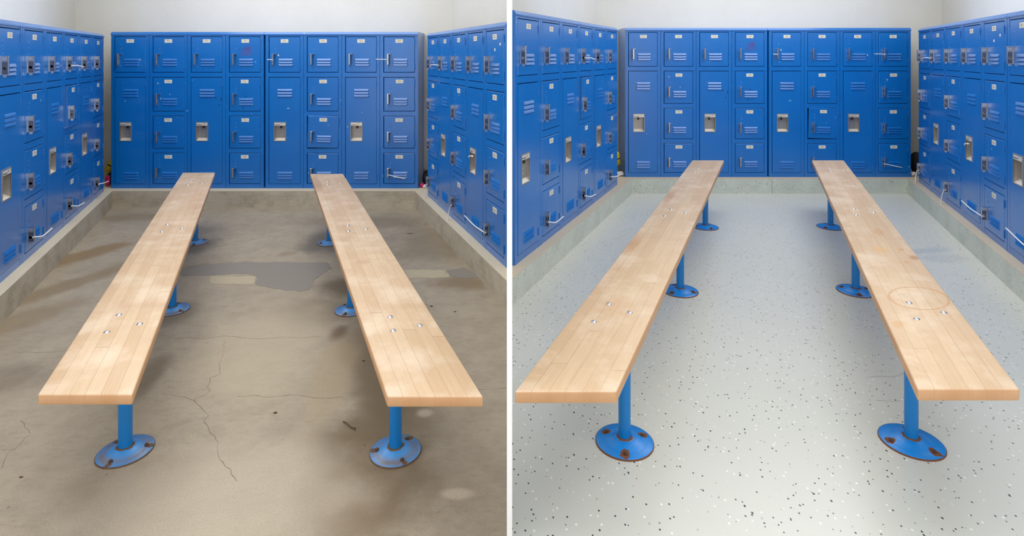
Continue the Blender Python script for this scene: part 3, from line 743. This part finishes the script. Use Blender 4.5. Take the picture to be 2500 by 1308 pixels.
# ------------------------------------------------------------------ benches
def bench(label, near, far, wid, z, th, legs, mat, flm, fl_r, bolts, inward):
    """near, far: middle of the seat's two ends (plan); the ends are cut parallel to the back wall"""
    near, far = Vector(near), Vector(far); L = far.y - near.y; sk = (far.x - near.x) / L
    t = thing('bench', label, 'bench', (near.x, near.y, 0))
    bm = bmesh.new(); vs = []
    for zz in (z - th, z):
        for (x, y) in ((-wid / 2, 0), (wid / 2, 0), (wid / 2, L), (-wid / 2, L)): vs.append(bm.verts.new((x + sk * y, y, zz)))
    for f in ((3, 2, 1, 0), (4, 5, 6, 7), (0, 1, 5, 4), (1, 2, 6, 5), (2, 3, 7, 6), (3, 0, 4, 7)): bm.faces.new([vs[i] for i in f])
    bmesh.ops.bevel(bm, geom=[e for e in bm.edges], offset=.0055, segments=3, profile=.5, affect='EDGES', clamp_overlap=True)
    uv = bm.loops.layers.uv.new('UVMap')
    for f in bm.faces:
        f.smooth = True
        for l in f.loops:
            c = l.vert.co; l[uv].uv = ((c.x - sk * c.y) / wid + .5, c.y)
    me = bpy.data.meshes.new('seat'); bm.to_mesh(me); bm.free(); me.materials.append(mat)
    me.set_sharp_from_angle(angle=math.radians(50)) if hasattr(me, 'set_sharp_from_angle') else None
    seat = obj('seat', me, t)
    dome = MB().lathe([(.0092, 0), (.0092, .001), (.008, .0026), (.0055, .0042), (.0028, .005), (0, .0052)], 16).mesh('carriage_bolt', M['chrome'])
    for ly, (bx, by) in [(a, b) for a in legs for b in bolts]:
        y = ly - near.y + by; o = obj('carriage_bolt', dome, seat, (sk * y + bx, y, z - .0006))
    for i, ly in enumerate(legs):
        y = ly - near.y; lg = MB(); pr = .0195
        lg.lathe([(pr, .012), (pr, z - th)], 20)
        lg.lathe([(.044, z - th - .005), (.044, z - th)], 20)
        leg = lg.build('leg', M['pole'], t, (sk * y + inward * (1 if i == 0 else .7), y, 0))
        fl = MB(); R = fl_r
        fl.lathe([(R, .0), (R, .003), (R * .985, .0045), (R * .72, .005), (R * .6, .009), (R * .45, .0155), (R * .34, .018), (.0225, .0185), (.0215, .021), (.0195, .021)], 40)
        f = fl.build('flange', flm, leg); f.rotation_euler.z = i * 1.3 + len(label) * .7
        for a in (0.25, 2.35, 4.45):
            bb = MB(); bb.lathe([(.0068, 0), (.0068, .001)], 12); bb.lathe([(.005, .001), (.005, .005), (.004, .0056)], 6, smooth=False)
            k = R / .0925
            o = bb.build('anchor_bolt', M['rust'], leg); aa = a + f.rotation_euler.z; o.location = (.066 * k * math.cos(aa), .066 * k * math.sin(aa), .0045 + (.002 if k < 1 else .0015))
    return t

def mid_edges(a, b, z):
    p, q = W(*a, z), W(*b, z); return ((p.x + q.x) / 2, (p.y + q.y) / 2), q.x - p.x
def benches():
    for R in (A, B):
        room = 'on the bare brown concrete floor' if R is A else 'on the speckled grey floor'
        z = .389 if R is A else .405
        if R is A: S = (((93, 962), (322, 962), (445, 421), (526, 421)), ((945, 967), (1180, 967), (757, 424), (838, 424))); Y = (1.835, 2.86, 3.89)
        else: S = (((1253, 955), (1508, 955), (1691, 391), (1767, 391)), ((2233, 949), (2497, 949), (1984, 391), (2058, 391))); Y = (1.88, 3.09, 4.25)
        for i, (a, b, c, d) in enumerate(S):
            n, w1 = mid_edges(a, b, z); f, w2 = mid_edges(c, d, z)
            bo = [(-.022, .075), (-.03, -.045), (.058, .01)] if i == 0 else [(-.02, .06), (-.03, -.035), (.06, .0)]
            if R is B: bo = [(-.035, .075), (.05, .01), (-.045, -.055)] if i == 0 else [(-.022, .085), (.07, .01), (-.028, -.035)]
            side = 'left' if i == 0 else 'right'
            st = {('A', 0): [(.75, 2.0, .05, .3, (200, 160, 120), .3)], ('A', 1): [(.1, 2.45, .05, .2, (160, 120, 84), .45), (.4, .95, .03, .03, (180, 140, 100), .4)],
                  ('B', 0): [(.12, 2.0, .03, .2, (184, 140, 100), .6), (.45, .5, .05, .1, (200, 160, 118), .4), (.1, 1.15, .03, .12, (190, 146, 102), .6)],
                  ('B', 1): [(.45, 1.05, .035, .05, (214, 168, 108), .7), (.62, 1.3, .03, .06, (196, 150, 100), .6), (.92, .95, .02, .03, (170, 120, 76), .7), (.8, 1.05, .014, .02, (205, 150, 90), .7), (.75, .9, .012, .02, (205, 150, 90), .7), (.12, .35, .02, .03, (200, 150, 92), .6)]}[('A' if R is A else 'B', i)]
            name = 'maple_%s_bench_%s_room' % (side, 'bare' if R is A else 'coated')
            bench('%s maple plank bench on blue posts %s' % (side, room), n, f, (w1 + w2) / 2, z, .028 if R is A else .031, Y, m_bench(name, 3.0 + i * 11 + (40 if R is B else 0), st), M['fl_old'] if R is A else M['fl_new'], .079 if R is A else .0915, bo, (1 if i == 0 else -1) * (.016 if R is A else .036))

# ------------------------------------------------------------------ things left in the corners and on the floor
def blobmesh(name, mat, parent, r, loc, seed, squash=(1, 1, 1), amp=.35, sub=3):
    rnd = random.Random(seed); bm = bmesh.new(); bmesh.ops.create_icosphere(bm, subdivisions=sub, radius=1)
    ks = [(Vector((rnd.uniform(-1, 1), rnd.uniform(-1, 1), rnd.uniform(-1, 1))) * rnd.choice((2, 3, 5)), rnd.uniform(0, 6)) for _ in range(6)]
    for v in bm.verts:
        n = sum(math.sin(v.co.dot(k) + ph) for k, ph in ks) / 6
        v.co = Vector((v.co.x * squash[0], v.co.y * squash[1], v.co.z * squash[2])) * r * (1 + amp * n)
    zmin = min(v.co.z for v in bm.verts)
    for v in bm.verts: v.co.z -= zmin
    for f in bm.faces: f.smooth = True
    me = bpy.data.meshes.new(name); bm.to_mesh(me); bm.free(); me.materials.append(mat)
    return obj(name, me, parent, loc)
def bottle(label, p, tilt):
    t = thing('bottle', label, 'bottle', p)
    prof = [(.018, 0), (.026, .004), (.027, .06)]
    body = MB().lathe(prof + [(.027, .062)], 20).build('body', M['yellow'], t)
    band = MB().lathe([(.0272, .062), (.0245, .064), (.0245, .072), (.0272, .074)], 20).build('band', M['black'], t)
    cap = MB().lathe([(.027, .074), (.027, .10), (.024, .118), (.016, .128), (0, .131)], 20).build('cap', M['yellow'], t)
    t.rotation_euler = tilt
    return t
def clutter():
    # bare room, left corner gap: behind the row end and the back bank
    def gap(px, y, z=KH): return ((px - CX) / F * y, y, z)
    y = 4.99
    bottle('yellow bottle with a black band lying tilted in the left corner gap, bare concrete room', (gap(262, 5.06)[0], 5.06, KH + .105), (0, .5, 0))
    t = thing('sandal', 'pink soled sandal on edge in the left corner gap of the bare concrete room', 'sandal', gap(262, 4.96))
    s = MB(); s.lathe([(.02, 0), (.031, .003), (.032, .009), (.02, .012)], 24, 0, (0, 0, .05), 'y'); o = s.build('sole', M['pink'], t); o.scale = (.62, 1, 1.5); o.location.z = -.026
    s = MB(); s.lathe([(.012, .012), (.027, .014), (.029, .03), (.012, .045)], 24, 0, (0, 0, .05), 'y'); o = s.build('upper', M['olive'], t); o.scale = (.62, 1, 1.4); o.location.z = -.02
    tag(blobmesh('rag', M['olive'], None, .04, gap(272, 5.12), 5, (.7, 1, 1.2)), 'dark green rag under the yellow bottle, bare concrete room', 'rag')
    t = thing('drawstring_bag', 'black drawstring bag in the right corner gap of the bare concrete room', 'bag', gap(1041, 5.02))
    blobmesh('bag_body', M['blackcloth'], t, .055, (0, 0, 0), 9, (.62, .8, 1.15)); MB().tube([(-.012, -.02, .10), (-.022, -.02, .125), (-.012, -.02, .14), (-.002, -.02, .125), (.004, -.015, .10)], .003, 6).build('drawstring', M['black'], t)
    tag(blobmesh('cloth_bundle', M['pink'], None, .020, gap(1030, 4.93), 12, (1.0, .9, .9), .2), 'small pink bundle below the black bag, bare concrete room', 'cloth')
    tag(blobmesh('crumpled_paper', M['paper'], None, .018, gap(1037, 4.90), 15, (.9, .9, .9), .5), 'crumpled white paper beside the pink bundle, bare concrete room', 'paper')
    # coated room
    bottle('yellow bottle with a black band leaning in the left corner gap, grey speckled room', (gap(1509, 5.45)[0], 5.45, KH + .10), (.35, -.2, 0))
    tag(blobmesh('crumpled_paper', M['paper'], None, .03, gap(1514, 5.40), 21, (1.2, .8, .7), .6), 'crumpled white paper under the yellow bottle, grey speckled room', 'paper')
    tag(blobmesh('rag', M['olive'], None, .042, gap(1498, 5.52), 23, (.7, .8, 1.3)), 'dark rag behind the white paper, grey speckled room', 'rag')
    t = thing('drawstring_bag', 'black bag in the right corner gap of the grey speckled room', 'bag', gap(2234, 5.47))
    blobmesh('bag_body', M['blackcloth'], t, .065, (0, 0, 0.02), 29, (.62, .8, 1.4))
    tag(blobmesh('crumpled_paper', M['paper'], None, .022, gap(2231, 5.39), 33, (1.1, .8, .9), .6), 'pink and white crumpled paper below the black bag, grey speckled room', 'paper')
    # litter on the bare floor
    w = MB(); P = [W(838, 1031), W(846, 1037), W(857, 1045), W(868, 1051), W(866, 1046)]
    w.tube([(p.x, p.y, .003 + .004 * (i % 2)) for i, p in enumerate(P)], .0018, 6); tag(w.build('twig', M['rust']), 'thin bent brown twig on the concrete left of the near right post', 'twig')
    for i, (px, py, sz, lab) in enumerate(((1053, 748, .011, 'dark green dry leaf on the concrete right of the right bench'), (888, 881, .007, 'small green leaf scrap beside the right bench, bare concrete'), (672, 1008, .009, 'dark grit clump in the middle of the bare concrete floor'), (1111, 761, .008, 'dark flat scrap on the concrete by the right kerb'), (52, 1165, .007, 'small dark pebble on the near left of the bare floor'))):
        p = W(px, py); tag(blobmesh('leaf' if 'leaf' in lab else 'debris', M['leaf'] if 'leaf' in lab else M['rust'], None, sz * .6, p, 50 + i, (1.3, .8, .35), .6, 2), lab, 'leaf' if 'leaf' in lab else 'debris')

# ------------------------------------------------------------------ light, camera
def area(name, loc, sx, sy, watts, col=(1, 1, 1), rot=(0, 0, 0)):
    l = bpy.data.lights.new(name, 'AREA'); l.shape = 'RECTANGLE'; l.size = sx; l.size_y = sy; l.energy = watts; l.color = col
    o = obj(name, l); o.location = loc; o.rotation_euler = rot; return o
def lights():
    WARM = (1, .985, .96)
    for cx, cy, sx, sy, p in ((-1.85, 3.85, 2.1, 1.6, 40), (-1.05, 1.4, 1.8, 1.3, 22), (2.2, 4.2, 2.3, 1.7, 44), (1.15, 1.4, 1.8, 1.3, 22)):
        area('ceiling_light', (cx, cy, CEIL - .03), sx, sy, p, WARM)
    w = bpy.data.worlds.new('World'); SC.world = w; w.use_nodes = True
    bg = w.node_tree.nodes['Background']; bg.inputs[0].default_value = (.97, .98, 1, 1); bg.inputs[1].default_value = 1.35
    SC.view_settings.view_transform = 'Standard'; SC.view_settings.look = 'None'; SC.view_settings.gamma = 1.0; SC.view_settings.exposure = 0.0; SC.view_settings.use_curve_mapping = False
    c = bpy.data.cameras.new('Camera'); c.sensor_width = 36; c.lens = F / 2500 * 36; c.shift_y = -(654 - YH) / 2500; c.clip_start = .05
    o = obj('Camera', c); o.location = (0, 0, EYE); o.rotation_euler = (math.pi / 2, 0, 0); SC.camera = o

floors(); kerbs_walls()
RES = lockers(); scuffs(RES); cable_ties(RES); benches(); clutter(); lights()
